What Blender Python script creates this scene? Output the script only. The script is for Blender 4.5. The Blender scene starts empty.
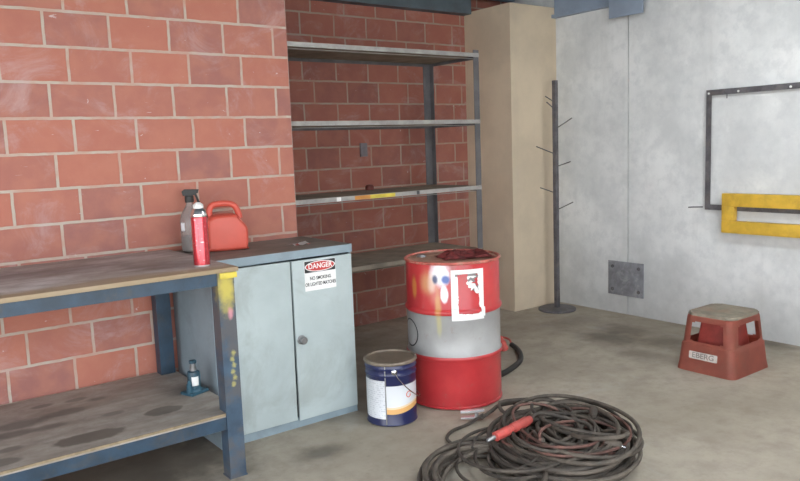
import bpy, bmesh, math, random
from mathutils import Vector, Matrix, noise
PI = math.pi
random.seed(7)
SC = bpy.context.scene
COL = SC.collection

# ------------------------------------------------------------------ materials
def new_mat(name):
    m = bpy.data.materials.new(name); m.use_nodes = True
    nt = m.node_tree
    return m, nt, nt.nodes['Principled BSDF']
def N(nt, typ, **kw):
    n = nt.nodes.new(typ)
    for k, v in kw.items():
        if k.startswith('i_'):
            n.inputs[int(k[2:])].default_value = v
        else:
            setattr(n, k, v)
    return n
def rgba(c): return (c[0], c[1], c[2], 1)
def srgb(r, g, b):
    f = lambda u: (u/255/12.92) if u/255 <= 0.04045 else ((u/255+0.055)/1.055)**2.4
    return (f(r), f(g), f(b))
def ramp(nt, fac, p0, p1):
    r = nt.nodes.new('ShaderNodeMapRange'); r.interpolation_type = 'SMOOTHSTEP'
    r.inputs[1].default_value = p0; r.inputs[2].default_value = p1
    nt.links.new(fac, r.inputs[0]); return r.outputs[0]
def mixc(nt, fac, a, b, mode='MIX'):
    m = nt.nodes.new('ShaderNodeMix'); m.data_type = 'RGBA'; m.blend_type = mode
    if hasattr(fac, 'node'): nt.links.new(fac, m.inputs[0])
    else: m.inputs[0].default_value = fac
    for i, c in ((6, a), (7, b)):
        if hasattr(c, 'node'): nt.links.new(c, m.inputs[i])
        else: m.inputs[i].default_value = rgba(c)
    return m.outputs[2]
def mth(nt, op, a, b=None):
    m = nt.nodes.new('ShaderNodeMath'); m.operation = op
    for i, c in ((0, a), (1, b)):
        if c is None: continue
        if hasattr(c, 'node'): nt.links.new(c, m.inputs[i])
        else: m.inputs[i].default_value = c
    return m.outputs[0]
def coords(nt):
    return nt.nodes.new('ShaderNodeTexCoord').outputs['Object']
def nz(nt, co, scale, detail=5, rough=.55, off=(0, 0, 0), stretch=(1, 1, 1), dist=0):
    mp = nt.nodes.new('ShaderNodeMapping')
    mp.inputs[1].default_value = off; mp.inputs[3].default_value = stretch
    nt.links.new(co, mp.inputs[0])
    n = nt.nodes.new('ShaderNodeTexNoise')
    n.inputs['Scale'].default_value = scale; n.inputs['Detail'].default_value = detail
    n.inputs['Roughness'].default_value = rough; n.inputs['Distortion'].default_value = dist
    nt.links.new(mp.outputs[0], n.inputs['Vector'])
    return n.outputs['Fac']
def bump(nt, bsdf, h, strength=.3, dist=.01):
    b = nt.nodes.new('ShaderNodeBump'); b.inputs['Strength'].default_value = strength
    b.inputs['Distance'].default_value = dist
    nt.links.new(h, b.inputs['Height']); nt.links.new(b.outputs[0], bsdf.inputs['Normal'])
def spot(nt, co, p, r0, r1, nscale=8, namp=.3, sc=(1, 1, 1)):
    """a soft patch of its own: 1 inside r0, 0 outside r1 around the point p of the object"""
    s = nt.nodes.new('ShaderNodeVectorMath'); s.operation = 'SUBTRACT'
    nt.links.new(co, s.inputs[0]); s.inputs[1].default_value = p
    q = nt.nodes.new('ShaderNodeVectorMath'); q.operation = 'MULTIPLY'
    nt.links.new(s.outputs[0], q.inputs[0]); q.inputs[1].default_value = sc
    l = nt.nodes.new('ShaderNodeVectorMath'); l.operation = 'LENGTH'
    nt.links.new(q.outputs[0], l.inputs[0])
    d = l.outputs['Value']
    if namp:
        n = nz(nt, co, nscale, 4)
        d = mth(nt, 'ADD', d, mth(nt, 'MULTIPLY', mth(nt, 'SUBTRACT', n, .5), namp*r1*2))
    return ramp(nt, d, r1, r0)
def plain(name, base, rough=.55, metal=0, var=.12, vs=9, dirt=None, dirt_amt=.5, ds=4, bmp=.08, bs=60, spec=.5, off=(0, 0, 0)):
    m, nt, b = new_mat(name)
    co = coords(nt)
    n = nz(nt, co, vs, 6, .6, off)
    dark = tuple(c*(1-var*1.6) for c in base); lite = tuple(min(1, c*(1+var)) for c in base)
    c = mixc(nt, ramp(nt, n, .32, .68), dark, lite)
    if dirt:
        d = nz(nt, co, ds, 8, .68, (3.1+off[0], 1.7, .4), (1, 1, 1), .6)
        c = mixc(nt, mth(nt, 'MULTIPLY', ramp(nt, d, .48, .70), dirt_amt), c, dirt)
    nt.links.new(c, b.inputs['Base Color'])
    b.inputs['Metallic'].default_value = metal
    rr = mth(nt, 'ADD', rough-.08, mth(nt, 'MULTIPLY', n, .16))
    nt.links.new(rr, b.inputs['Roughness'])
    b.inputs['Specular IOR Level'].default_value = spec
    if bmp: bump(nt, b, nz(nt, co, bs, 4), bmp, .004)
    return m

def brick_mat(name, x0, z0, c1, c2, mortar, offx=0):
    m, nt, b = new_mat(name)
    co = coords(nt)
    sp = N(nt, 'ShaderNodeSeparateXYZ'); nt.links.new(co, sp.inputs[0])
    gm = N(nt, 'ShaderNodeNewGeometry'); sn = N(nt, 'ShaderNodeSeparateXYZ')
    nt.links.new(gm.outputs['Normal'], sn.inputs[0])
    isx = mth(nt, 'GREATER_THAN', mth(nt, 'ABSOLUTE', sn.outputs[0]), .7)
    mx = nt.nodes.new('ShaderNodeMix'); mx.data_type = 'FLOAT'
    nt.links.new(isx, mx.inputs[0]); nt.links.new(sp.outputs[0], mx.inputs[2]); nt.links.new(sp.outputs[1], mx.inputs[3])
    wob = nz(nt, co, 14, 3, .5)
    wv = mth(nt, 'MULTIPLY', mth(nt, 'SUBTRACT', wob, .5), .008)
    u = mth(nt, 'ADD', mth(nt, 'SUBTRACT', mx.outputs[0], x0), wv)
    v = mth(nt, 'ADD', mth(nt, 'SUBTRACT', sp.outputs[2], z0), wv)
    cb = N(nt, 'ShaderNodeCombineXYZ'); nt.links.new(u, cb.inputs[0]); nt.links.new(v, cb.inputs[1])
    br = N(nt, 'ShaderNodeTexBrick'); br.offset = .68; br.offset_frequency = 2; br.squash = 1
    nt.links.new(cb.outputs[0], br.inputs['Vector'])
    br.inputs['Color1'].default_value = rgba(c1); br.inputs['Color2'].default_value = rgba(c2)
    br.inputs['Mortar'].default_value = rgba(mortar)
    br.inputs['Scale'].default_value = 1; br.inputs['Mortar Size'].default_value = .0085
    br.inputs['Mortar Smooth'].default_value = .25; br.inputs['Bias'].default_value = -.25
    br.inputs['Brick Width'].default_value = .322; br.inputs['Row Height'].default_value = .18
    # mottling of the clay, pale bloom and white scratches
    n1 = nz(nt, co, 7, 6, .6, (1, 2, 3))
    c = mixc(nt, mth(nt, 'MULTIPLY', ramp(nt, n1, .35, .7), .55), br.outputs['Color'], (c1[0]*1.12, c1[1]*1.25, c1[2]*1.2))
    n2 = nz(nt, co, 3.2, 8, .7, (5, 1, 2), (1, 1, 1.4), .8)
    c = mixc(nt, mth(nt, 'MULTIPLY', ramp(nt, n2, .50, .76), .48), c, (.50, .37, .36))
    n3 = nz(nt, co, 9, 7, .62, (9, 4, 7), (1, 1, 2.6), 1.6)
    c = mixc(nt, mth(nt, 'MULTIPLY', ramp(nt, n3, .67, .73), .7), c, (.62, .56, .55))
    nt.links.new(c, b.inputs['Base Color'])
    b.inputs['Roughness'].default_value = .8; b.inputs['Specular IOR Level'].default_value = .25
    h = mth(nt, 'ADD', mth(nt, 'MULTIPLY', br.outputs['Fac'], -1), mth(nt, 'MULTIPLY', nz(nt, co, 40, 5), .25))
    bump(nt, b, h, .55, .008)
    return m

def concrete_mat():
    m, nt, b = new_mat('precast concrete')
    co = coords(nt)
    n1 = nz(nt, co, 1.6, 8, .62, (2, 1, 0)); n2 = nz(nt, co, 11, 7, .65, (0, 3, 1))
    n3 = nz(nt, co, 1.4, 5, .6, (4, 0, 2), (1, 3.2, .35), .3)
    c = mixc(nt, ramp(nt, n1, .33, .67), (.60, .615, .615), (.78, .79, .785))
    c = mixc(nt, mth(nt, 'MULTIPLY', ramp(nt, n2, .42, .68), .42), c, (.52, .54, .55))
    c = mixc(nt, mth(nt, 'MULTIPLY', ramp(nt, n3, .5, .72), .35), c, (.54, .54, .53))
    n5 = nz(nt, co, 6, 6, .6, (7, 7, 1))
    c = mixc(nt, mth(nt, 'MULTIPLY', ramp(nt, n5, .62, .74), .35), c, (.85, .86, .86))
    # darker and slightly warmer towards the slab
    sp = N(nt, 'ShaderNodeSeparateXYZ'); nt.links.new(co, sp.inputs[0])
    zz = mth(nt, 'ADD', sp.outputs[2], mth(nt, 'MULTIPLY', mth(nt, 'SUBTRACT', n1, .5), .5))
    c = mixc(nt, mth(nt, 'MULTIPLY', ramp(nt, zz, .75, .02), .34), c, (.36, .35, .325))
    nt.links.new(c, b.inputs['Base Color'])
    b.inputs['Roughness'].default_value = .75; b.inputs['Specular IOR Level'].default_value = .3
    bump(nt, b, mth(nt, 'ADD', n2, nz(nt, co, 60, 3)), .12, .006)
    return m

def floor_mat():
    m, nt, b = new_mat('worn concrete slab')
    co = coords(nt)
    n1 = nz(nt, co, 1.1, 8, .62); n2 = nz(nt, co, 6, 8, .7, (3, 1, 0)); n3 = nz(nt, co, 2.3, 7, .66, (8, 2, 0), (1, 1, 1), .7)
    c = mixc(nt, ramp(nt, n1, .32, .68), (.335, .288, .222), (.45, .395, .318))
    c = mixc(nt, mth(nt, 'MULTIPLY', ramp(nt, n2, .4, .7), .5), c, (.25, .21, .16))
    c = mixc(nt, mth(nt, 'MULTIPLY', ramp(nt, n3, .55, .72), .55), c, (.43, .40, .35))
    n4 = nz(nt, co, 25, 5, .6, (1, 1, 1))
    c = mixc(nt, mth(nt, 'MULTIPLY', ramp(nt, n4, .55, .75), .25), c, (.17, .145, .115))
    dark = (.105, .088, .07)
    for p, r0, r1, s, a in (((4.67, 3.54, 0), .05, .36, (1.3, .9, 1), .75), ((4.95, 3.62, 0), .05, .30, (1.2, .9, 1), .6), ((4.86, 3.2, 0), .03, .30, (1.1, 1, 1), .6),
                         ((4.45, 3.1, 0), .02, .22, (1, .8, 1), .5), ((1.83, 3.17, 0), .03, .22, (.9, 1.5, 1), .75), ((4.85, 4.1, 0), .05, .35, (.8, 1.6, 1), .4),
                         ((1.2, 3.1, 0), .1, .45, (1, 1, 1), .3), ((.9, 3.75, 0), .3, .75, (.8, 1, 1), .8), ((1.3, 3.6, 0), .1, .35, (1, 1, 1), .6), ((5.35, 2.65, 0), .03, .28, (1.8, .8, 1), .7), ((3.3, 4.6, 0), .2, .8, (1, 1, 1), .4)):  # includes broad patches that darken the slab below the bench
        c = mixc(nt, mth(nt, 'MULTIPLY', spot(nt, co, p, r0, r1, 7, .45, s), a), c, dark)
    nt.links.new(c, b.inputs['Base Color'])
    b.inputs['Specular IOR Level'].default_value = .35
    nt.links.new(mth(nt, 'ADD', .5, mth(nt, 'MULTIPLY', n2, .35)), b.inputs['Roughness'])
    bump(nt, b, mth(nt, 'ADD', n2, mth(nt, 'MULTIPLY', n4, .5)), .15, .006)
    return m

def board_mat(name, base, worn, spots, edge_y=None):
    m, nt, b = new_mat(name)
    co = coords(nt)
    n1 = nz(nt, co, 3, 8, .65, (1, 0, 0), (1, 3, 1), .5); n2 = nz(nt, co, 14, 7, .7)
    c = mixc(nt, ramp(nt, n1, .35, .66), base, worn)
    c = mixc(nt, mth(nt, 'MULTIPLY', ramp(nt, n2, .4, .75), .4), c, tuple(x*.55 for x in base))
    for p, r0, r1, s, a, cc in spots:
        c = mixc(nt, mth(nt, 'MULTIPLY', spot(nt, co, p, r0, r1, 11, .35, s), a), c, cc)
    if edge_y is not None:    # raw chipboard where the dirt has worn off along the front edge
        sp = N(nt, 'ShaderNodeSeparateXYZ'); nt.links.new(co, sp.inputs[0])
        yy = mth(nt, 'ADD', sp.outputs[1], mth(nt, 'MULTIPLY', mth(nt, 'SUBTRACT', n1, .5), .16))
        c = mixc(nt, mth(nt, 'MULTIPLY', ramp(nt, yy, edge_y+.20, edge_y+.02), .85), c, (.30, .215, .115))
    nt.links.new(c, b.inputs['Base Color'])
    nt.links.new(mth(nt, 'ADD', .42, mth(nt, 'MULTIPLY', n1, .35)), b.inputs['Roughness'])
    bump(nt, b, n2, .12, .004)
    return m

# ------------------------------------------------------------------ mesh helpers
def add_box(bm, x0, x1, y0, y1, z0, z1, mi=0, bev=0):
    vs = [bm.verts.new((x, y, z)) for z in (z0, z1) for y in (y0, y1) for x in (x0, x1)]
    fs = [bm.faces.new([vs[i] for i in f]) for f in ((0, 2, 3, 1), (4, 5, 7, 6), (0, 1, 5, 4), (2, 6, 7, 3), (0, 4, 6, 2), (1, 3, 7, 5))]
    for f in fs: f.material_index = mi
    if bev:
        es = list({e for f in fs for e in f.edges})
        r = bmesh.ops.bevel(bm, geom=es, offset=bev, segments=2, affect='EDGES', profile=.6)
        for f in r['faces']: f.material_index = mi
    return vs
def add_lathe(bm, prof, seg=48, c=(0, 0, 0), mi=0, axis=None, cap=True):
    """prof: list of (radius, height) from the bottom up"""
    rings = []
    for r, z in prof:
        rings.append([bm.verts.new((r*math.cos(2*PI*k/seg), r*math.sin(2*PI*k/seg), z)) for k in range(seg)])
    fs = []
    for a, b_ in zip(rings, rings[1:]):
        for k in range(seg):
            fs.append(bm.faces.new((a[k], a[(k+1) % seg], b_[(k+1) % seg], b_[k])))
    if cap:
        fs.append(bm.faces.new(list(reversed(rings[0])))); fs.append(bm.faces.new(rings[-1]))
    for f in fs: f.material_index = mi
    M = Matrix.Translation(Vector(c))
    if axis is not None:
        M = M @ Vector((0, 0, 1)).rotation_difference(Vector(axis)).to_matrix().to_4x4()
    vs = [v for r in rings for v in r]
    bmesh.ops.transform(bm, matrix=M, verts=vs)
    return fs
def add_tube(bm, pts, r, seg=8, mi=0, closed=False):
    pts = [Vector(p) for p in pts]; n = len(pts); rings = []
    up = Vector((0, 0, 1)); prev = None
    for i, p in enumerate(pts):
        if closed: t = pts[(i+1) % n]-pts[i-1]
        else: t = pts[min(i+1, n-1)]-pts[max(i-1, 0)]
        t.normalize()
        if prev is None:
            a = t.cross(up)
            if a.length < .05: a = t.cross(Vector((1, 0, 0)))
        else:
            a = prev - t*prev.dot(t)
        a.normalize(); prev = a; b_ = t.cross(a)
        rr = r[i] if isinstance(r, (list, tuple)) else r
        rings.append([bm.verts.new(p + a*rr*math.cos(2*PI*k/seg) + b_*rr*math.sin(2*PI*k/seg)) for k in range(seg)])
    prs = list(zip(rings, rings[1:]))
    if closed: prs.append((rings[-1], rings[0]))
    for a, b_ in prs:
        for k in range(seg):
            f = bm.faces.new((a[k], b_[k], b_[(k+1) % seg], a[(k+1) % seg])); f.material_index = mi
    if not closed:
        for ring in (rings[0], list(reversed(rings[-1]))):
            f = bm.faces.new(ring); f.material_index = mi
def smooth_path(pts, n=8, closed=False):
    pts = [Vector(p) for p in pts]; out = []; m = len(pts)
    rng = range(m if closed else m-1)
    for i in rng:
        if closed: p0, p1, p2, p3 = pts[i-1], pts[i], pts[(i+1) % m], pts[(i+2) % m]
        else: p0, p1, p2, p3 = pts[max(i-1, 0)], pts[i], pts[i+1], pts[min(i+2, m-1)]
        for k in range(n):
            t = k/n
            out.append(.5*((2*p1)+(p2-p0)*t+(2*p0-5*p1+4*p2-p3)*t*t+(3*p1-p0-3*p2+p3)*t**3))
    if not closed: out.append(pts[-1])
    return out
def add_prism(bm, poly, d, mi=0, M=None, bev=0):
    """polygon in local xy, extruded by d along z"""
    a = [bm.verts.new((x, y, 0)) for x, y in poly]; b_ = [bm.verts.new((x, y, d)) for x, y in poly]
    n = len(poly); fs = [bm.faces.new(list(reversed(a))), bm.faces.new(b_)]
    for i in range(n): fs.append(bm.faces.new((a[i], a[(i+1) % n], b_[(i+1) % n], b_[i])))
    for f in fs: f.material_index = mi
    vs = a+b_
    if bev:
        es = list({e for f in fs[:2] for e in f.edges})
        r = bmesh.ops.bevel(bm, geom=es, offset=bev, segments=5, affect='EDGES')
        vs = list({v for f in fs if f.is_valid for v in f.verts} | set(r['verts']))
        for f in r['faces']: f.material_index = mi
    if M is not None: bmesh.ops.transform(bm, matrix=M, verts=vs)
def rrect(x0, x1, y0, y1, r, n=5):
    out = []
    for cx, cy, a0 in ((x1-r, y0+r, -90), (x1-r, y1-r, 0), (x0+r, y1-r, 90), (x0+r, y0+r, 180)):
        for k in range(n+1):
            a = math.radians(a0+90*k/n); out.append((cx+r*math.cos(a), cy+r*math.sin(a)))
    return out
def add_text(bm, s, size, M, mi=0, xs=1, align='CENTER', depth=.0004):
    cu = bpy.data.curves.new('txt', 'FONT'); cu.body = s; cu.size = size; cu.align_x = align; cu.align_y = 'CENTER'
    cu.extrude = depth; cu.offset = size*.018
    ob = bpy.data.objects.new('txt', cu); COL.objects.link(ob)
    dg = bpy.context.evaluated_depsgraph_get()
    me = bpy.data.meshes.new_from_object(ob.evaluated_get(dg))
    me.transform(Matrix.Diagonal((xs, 1, 1, 1))); me.transform(M)
    n0 = len(bm.faces); bm.from_mesh(me); bm.faces.ensure_lookup_table()
    for f in bm.faces[n0:]: f.material_index = mi
    bpy.data.objects.remove(ob); bpy.data.curves.remove(cu); bpy.data.meshes.remove(me)

def obj(name, bm, mats, parent=None, local=False, sharp=35, label=None):
    """links a bmesh as ONE object; its vertices are in world space unless local"""
    if not isinstance(mats, (list, tuple)): mats = [mats]
    off = Vector((0, 0, 0))
    if parent is not None and not local:
        p = parent
        while p is not None: off += p.location; p = p.parent
    bmesh.ops.recalc_face_normals(bm, faces=bm.faces)
    me = bpy.data.meshes.new(name); bm.to_mesh(me); bm.free()
    if off.length: me.transform(Matrix.Translation(-off))
    for m in mats: me.materials.append(m)
    me.polygons.foreach_set('use_smooth', [True]*len(me.polygons))
    me.set_sharp_from_angle(angle=math.radians(sharp))
    o = bpy.data.objects.new(name, me); COL.objects.link(o)
    if parent is not None: o.parent = parent
    if label: o['label'] = label
    return o
def tag(o, label, cat, group=None):
    o['label'] = label; o['category'] = cat
    if group: o['group'] = group
    return o
def thing(name, label, cat, loc, rz=0, group=None):
    o = bpy.data.objects.new(name, None); COL.objects.link(o)
    o.empty_display_size = .1; o.location = loc; o.rotation_euler = (0, 0, rz)
    return tag(o, label, cat, group)
def struct(name, bm, m, parent=None):
    o = obj(name, bm, m, parent)
    o['kind'] = 'structure'
    return o
def B(*a, **k):
    bm = bmesh.new(); add_box(bm, *a, **k); return bm
def free(o):
    """turn a mesh in world space into one whose origin is at its own base"""
    me = o.data
    xs = [v.co for v in me.vertices]
    c = Vector(((min(v.x for v in xs)+max(v.x for v in xs))/2, (min(v.y for v in xs)+max(v.y for v in xs))/2, min(v.z for v in xs)))
    me.transform(Matrix.Translation(-c)); o.location = c
    return o

# ------------------------------------------------------------------ palette
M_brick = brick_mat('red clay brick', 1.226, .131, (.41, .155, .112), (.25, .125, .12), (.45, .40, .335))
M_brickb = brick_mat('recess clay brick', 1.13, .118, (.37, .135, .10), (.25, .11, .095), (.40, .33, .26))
M_conc = concrete_mat()
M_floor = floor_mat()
M_plaster = plain('beige plaster', (.64, .53, .39), .85, var=.06, vs=2.2, dirt=(.54, .45, .35), dirt_amt=.35, ds=1.6, bmp=.1)
M_deckblue = plain('painted roof steel', (.155, .20, .255), .55, var=.1, vs=3, dirt=(.12, .14, .16), dirt_amt=.4)
M_beamdark = plain('dark beam steel', (.11, .14, .165), .6, var=.12, vs=4, dirt=(.08, .08, .08), dirt_amt=.4)
M_beamlite = plain('grey beam steel', (.28, .34, .43), .5, var=.06, vs=4)
M_soffit = plain('white soffit', (.5, .5, .5), .8, var=.04)
M_blue = plain('blue enamel', (.022, .048, .080), .42, var=.2, vs=8, dirt=(.06, .055, .05), dirt_amt=.75, ds=7, bmp=.05)
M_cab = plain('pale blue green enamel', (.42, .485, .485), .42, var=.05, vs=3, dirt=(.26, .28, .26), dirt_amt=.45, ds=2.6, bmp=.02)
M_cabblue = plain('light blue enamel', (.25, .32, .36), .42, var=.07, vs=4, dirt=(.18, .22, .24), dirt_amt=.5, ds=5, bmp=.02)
M_black = plain('black rubber', (.022, .021, .02), .55, var=.2)
M_rubber = plain('dusty cable rubber', (.058, .046, .036), .7, var=.25, vs=14, dirt=(.125, .10, .075), dirt_amt=.5, ds=9)
M_rubber2 = plain('grey cable rubber', (.092, .074, .057), .7, var=.25, vs=14, dirt=(.155, .125, .095), dirt_amt=.5, ds=9)
M_rubber3 = plain('reddish cable rubber', (.15, .068, .052), .7, var=.25, vs=14, dirt=(.16, .12, .09), dirt_amt=.6, ds=9)
M_gal = plain('galvanised steel', (.44, .45, .46), .38, .7, var=.12, vs=20)
M_lip = plain('pale shelf steel', (.36, .345, .325), .42, .2, var=.1, vs=12, dirt=(.22, .20, .18), dirt_amt=.6, ds=6)
M_post = plain('grey shelf post steel', (.13, .125, .13), .5, .2, var=.15, vs=8, dirt=(.2, .17, .14), dirt_amt=.4)
M_deck = plain('dusty shelf board', (.25, .205, .155), .75, var=.2, vs=5, dirt=(.30, .26, .21), dirt_amt=.6, ds=3)
M_chrome = plain('bright metal', (.72, .72, .72), .18, 1, var=.06)
M_clamp = plain('zinc clamp', (.80, .83, .84), .22, .6, var=.1)
M_steel = plain('dull steel', (.32, .32, .32), .4, .8, var=.15)
M_white = plain('white paper', (.80, .80, .78), .6, var=.03)
M_whitep = plain('white plastic', (.75, .75, .73), .4, var=.03)
M_signred = plain('sign red', (.52, .05, .045), .4, var=.04)
M_signblk = plain('sign black', (.03, .03, .032), .45, var=.1)
M_yellow = plain('yellow enamel', (.68, .43, .055), .42, var=.10, vs=7, dirt=(.40, .22, .05), dirt_amt=.55, ds=6)
M_frame = plain('dark bronze steel', (.13, .125, .135), .5, .2, var=.2, vs=14, dirt=(.20, .17, .15), dirt_amt=.5, ds=9)
M_tape = plain('yellow tape', (.62, .50, .07), .5, var=.12)
M_tapeo = plain('orange tape', (.62, .27, .06), .5, var=.12)
M_darkred = plain('dark red rag', (.27, .05, .048), .8, var=.35, vs=18, dirt=(.05, .015, .02), dirt_amt=.8, ds=9)
M_redplastic = plain('red polythene', (.56, .085, .055), .45, var=.05, vs=6)
M_redgrip = plain('red rubber grip', (.50, .075, .06), .55, var=.15, vs=20, dirt=(.2, .05, .04), dirt_amt=.5)
M_stool = plain('faded red plastic', (.46, .135, .095), .55, var=.1, vs=5, dirt=(.36, .16, .11), dirt_amt=.5, ds=5)
M_stooltop = plain('worn grey tread rubber', (.27, .235, .18), .8, var=.15, vs=14, dirt=(.30, .17, .12), dirt_amt=.5, ds=7, bmp=.4, bs=120)
M_plate = plain('weathered grey steel plate', (.27, .275, .30), .5, .2, var=.15, vs=12, dirt=(.5, .5, .51), dirt_amt=.6, ds=9)
M_jack = plain('blue jack paint', (.028, .09, .13), .4, var=.15, dirt=(.03, .04, .05), dirt_amt=.6, ds=20)
M_wood = plain('raw chipboard edge', (.27, .205, .125), .8, var=.15, vs=30)
M_lidtin = plain('dirty tin lid', (.20, .16, .12), .45, .3, var=.2, vs=9, dirt=(.14, .11, .08), dirt_amt=.7, ds=7)
M_navy = plain('navy tin print', (.022, .028, .115), .32, var=.12, vs=8)
M_orange = plain('orange print', (.70, .36, .12), .4, var=.06)
M_paleprint = plain('pale print', (.72, .73, .75), .4, var=.03)
M_ground = plain('outdoor concrete', (.55, .54, .51), .9, var=.05, vs=2)

# ------------------------------------------------------------------ the room
WL = 4.13          # face of the near brick wall
XR = 5.43          # face of the concrete wall
YB = 5.30          # brick at the back of the recess
XE = 2.29          # end of the near brick wall
XC, YC = 4.83, 4.71
XS, YO, HC, YR = -3.0, -4.2, 2.92, -1.0
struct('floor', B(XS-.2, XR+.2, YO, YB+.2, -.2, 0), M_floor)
bmw = bmesh.new(); add_box(bmw, XS, XE, WL, YB, 0, HC)
struct('wall_left', bmw, M_brick)
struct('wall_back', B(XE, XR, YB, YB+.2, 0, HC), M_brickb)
bm = bmesh.new()
J = 3.92
add_box(bm, XR, XR+.18, J+.006, YB, 0, HC); add_box(bm, XR, XR+.18, YO, J-.006, 0, HC); add_box(bm, XR+.02, XR+.18, J-.006, J+.006, 0, HC)
struct('wall_right', bm, M_conc)
struct('wall_corner', B(XC, XR, YC, YB, 0, 2.757), M_plaster)
bm = bmesh.new()
add_box(bm, XS-.2, XR+.2, YR, YB+.2, HC, HC+.15)
for k in range(9):
    y = YR+.1+k*.75
    if y > YB-.1: break
    add_box(bm, XS, XR-.13, y, y+.06, HC-.05, HC)
struct('ceiling', bm, M_deckblue)
struct('trim_1', B(XE, XC, YB-.10, YB, 2.735, HC), M_beamdark)
bm = bmesh.new()
add_box(bm, XR-.02, XR, YR, YC, 2.66, HC); add_box(bm, XR-.06, XR-.02, YR, YC, 2.66, 2.69)
struct('trim_2', bm, M_beamlite)
bm = bmesh.new()
add_box(bm, XS-.2, XS, 3.5, YB+.2, 0, HC); add_box(bm, XS-.2, XS, YR, -.6, 0, HC); add_box(bm, XS-.2, XS, -.6, 3.5, 2.7, HC)
struct('wall_side', bm, M_conc)
struct('wall_front_blocker', B(3.0, XR+.18, YR-.2, YR, 0, HC), M_conc)  # unseen wall added to keep front light out of the recess
struct('ground', B(-16, XS-.2, -16, 12, -.2, -.02), M_ground)
struct('ground_apron', B(XS-.2, 14, -16, YO, -.2, -.02), M_ground)

# steel plates fixed on the concrete
bm = B(XR-.012, XR, 3.757, 4.12, .165, .468, bev=.003)
p = thing('wall_plate', 'square weathered grey steel plate bolted low on the concrete wall over the panel joint', 'plate', (XR-.006, 3.94, .165))
obj('plate', bm, M_plate, p)
for y, z in ((3.80, .215), (4.07, .215), (3.80, .42), (4.07, .42)):
    bm = bmesh.new(); add_lathe(bm, [(.016, 0), (.016, .008), (.009, .009), (.009, .018)], 6, (XR-.012, y, z), axis=(-1, 0, 0))
    obj('bolt', bm, M_frame, p)
bm = B(XR-.115, XR-.10, 3.70, 4.03, 2.545, 2.90, bev=.002); add_box(bm, XR-.10, XR, 3.70, 3.72, 2.66, 2.9)
tag(free(obj('beam_plate', bm, M_beamlite)), 'flat grey steel plate hanging from the beam at the top of the concrete wall', 'plate')

# ------------------------------------------------------------------ workbench
wb = thing('workbench', 'blue steel framed workbench with stained chipboard top against the brick wall', 'workbench', (.4, 3.65, 0))
X0, X1, Y0, Y1 = -1.0, 1.447, 3.19, 4.115
loc = Vector((.4, 3.65, 0))
def L(x, y, z): return Vector((x, y, z))-loc
M_top = board_mat('oil stained bench board', (.29, .255, .225), (.52, .50, .49),
    [(L(1.2, 3.5, 1.015), .05, .3, (1, 1, 1), .5, (.09, .07, .055)), (L(.7, 3.75, 1.015), .05, .35, (.6, 1.6, 1), .55, (.10, .08, .07)),
     (L(.3, 3.9, 1.015), .05, .35, (.6, 1.6, 1), .5, (.11, .09, .085)), (L(1.22, 3.25, 1.015), .005, .02, (1, 1, 1), .9, (.7, .68, .62))], Y0-3.65)
M_low = board_mat('stained shelf board', (.28, .24, .20), (.41, .37, .325),
    [(L(0.77, 3.34, .325), .10, .135, (.8, 1.9, 1), .8, (.10, .085, .068)), (L(1.13, 3.45, .325), .08, .10, (1, 1.7, 1), .75, (.115, .10, .08)),
     (L(0.55, 3.73, .325), .06, .14, (.8, 1.8, 1), .7, (.11, .1, .09)), (L(0.75, 3.76, .325), .06, .11, (.8, 1.8, 1), .65, (.11, .1, .09)), (L(0.35, 3.60, .325), .06, .14, (.8, 1.8, 1), .65, (.11, .1, .09)),
     (L(0.46, 3.43, .325), .03, .07, (.9, 1.7, 1), .7, (.11, .1, .09)), (L(0.38, 3.30, .325), .07, .10, (.8, 1.8, 1), .7, (.11, .1, .085)), (L(0.85, 3.92, .325), .03, .06, (.9, 1.7, 1), .6, (.11, .1, .09)),
     (L(0.69, 3.94, .325), .03, .06, (.9, 1.7, 1), .6, (.11, .1, .09)), (L(1.41, 3.68, .325), .03, .16, (.8, 1, 1), .5, (.11, .1, .09)), (L(0.93, 3.58, .325), .03, .06, (.9, 1.7, 1), .5, (.11, .1, .09)), (L(.50, 3.62, .325), .05, .11, (.8, 1.9, 1), .65, (.11, .1, .09)), (L(.66, 3.60, .325), .03, .09, (.7, 1.8, 1), .6, (.11, .1, .09)), (L(.93, 3.86, .325), .02, .06, (.8, 1.6, 1), .6, (.11, .1, .09))], None)
bm = B(X0, X1, Y0, Y1, .994, 1.015, bev=.003)
obj('bench_top', bm, M_top, wb)
bm = bmesh.new()
add_box(bm, X0, X1-.02, Y0+.012, Y0+.022, .936, .994); add_box(bm, X0, X1-.02, Y0+.022, Y0+.06, .986, .994)
obj('front_rail', bm, M_blue, wb)
obj('rear_rail', B(X0, X1-.02, Y1-.03, Y1-.02, .936, .994), M_blue, wb)
for x in (X1-.03, X0+.02): obj('end_rail', B(x, x+.01, Y0+.07, Y1-.03, .936, .994), M_blue, wb)
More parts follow.
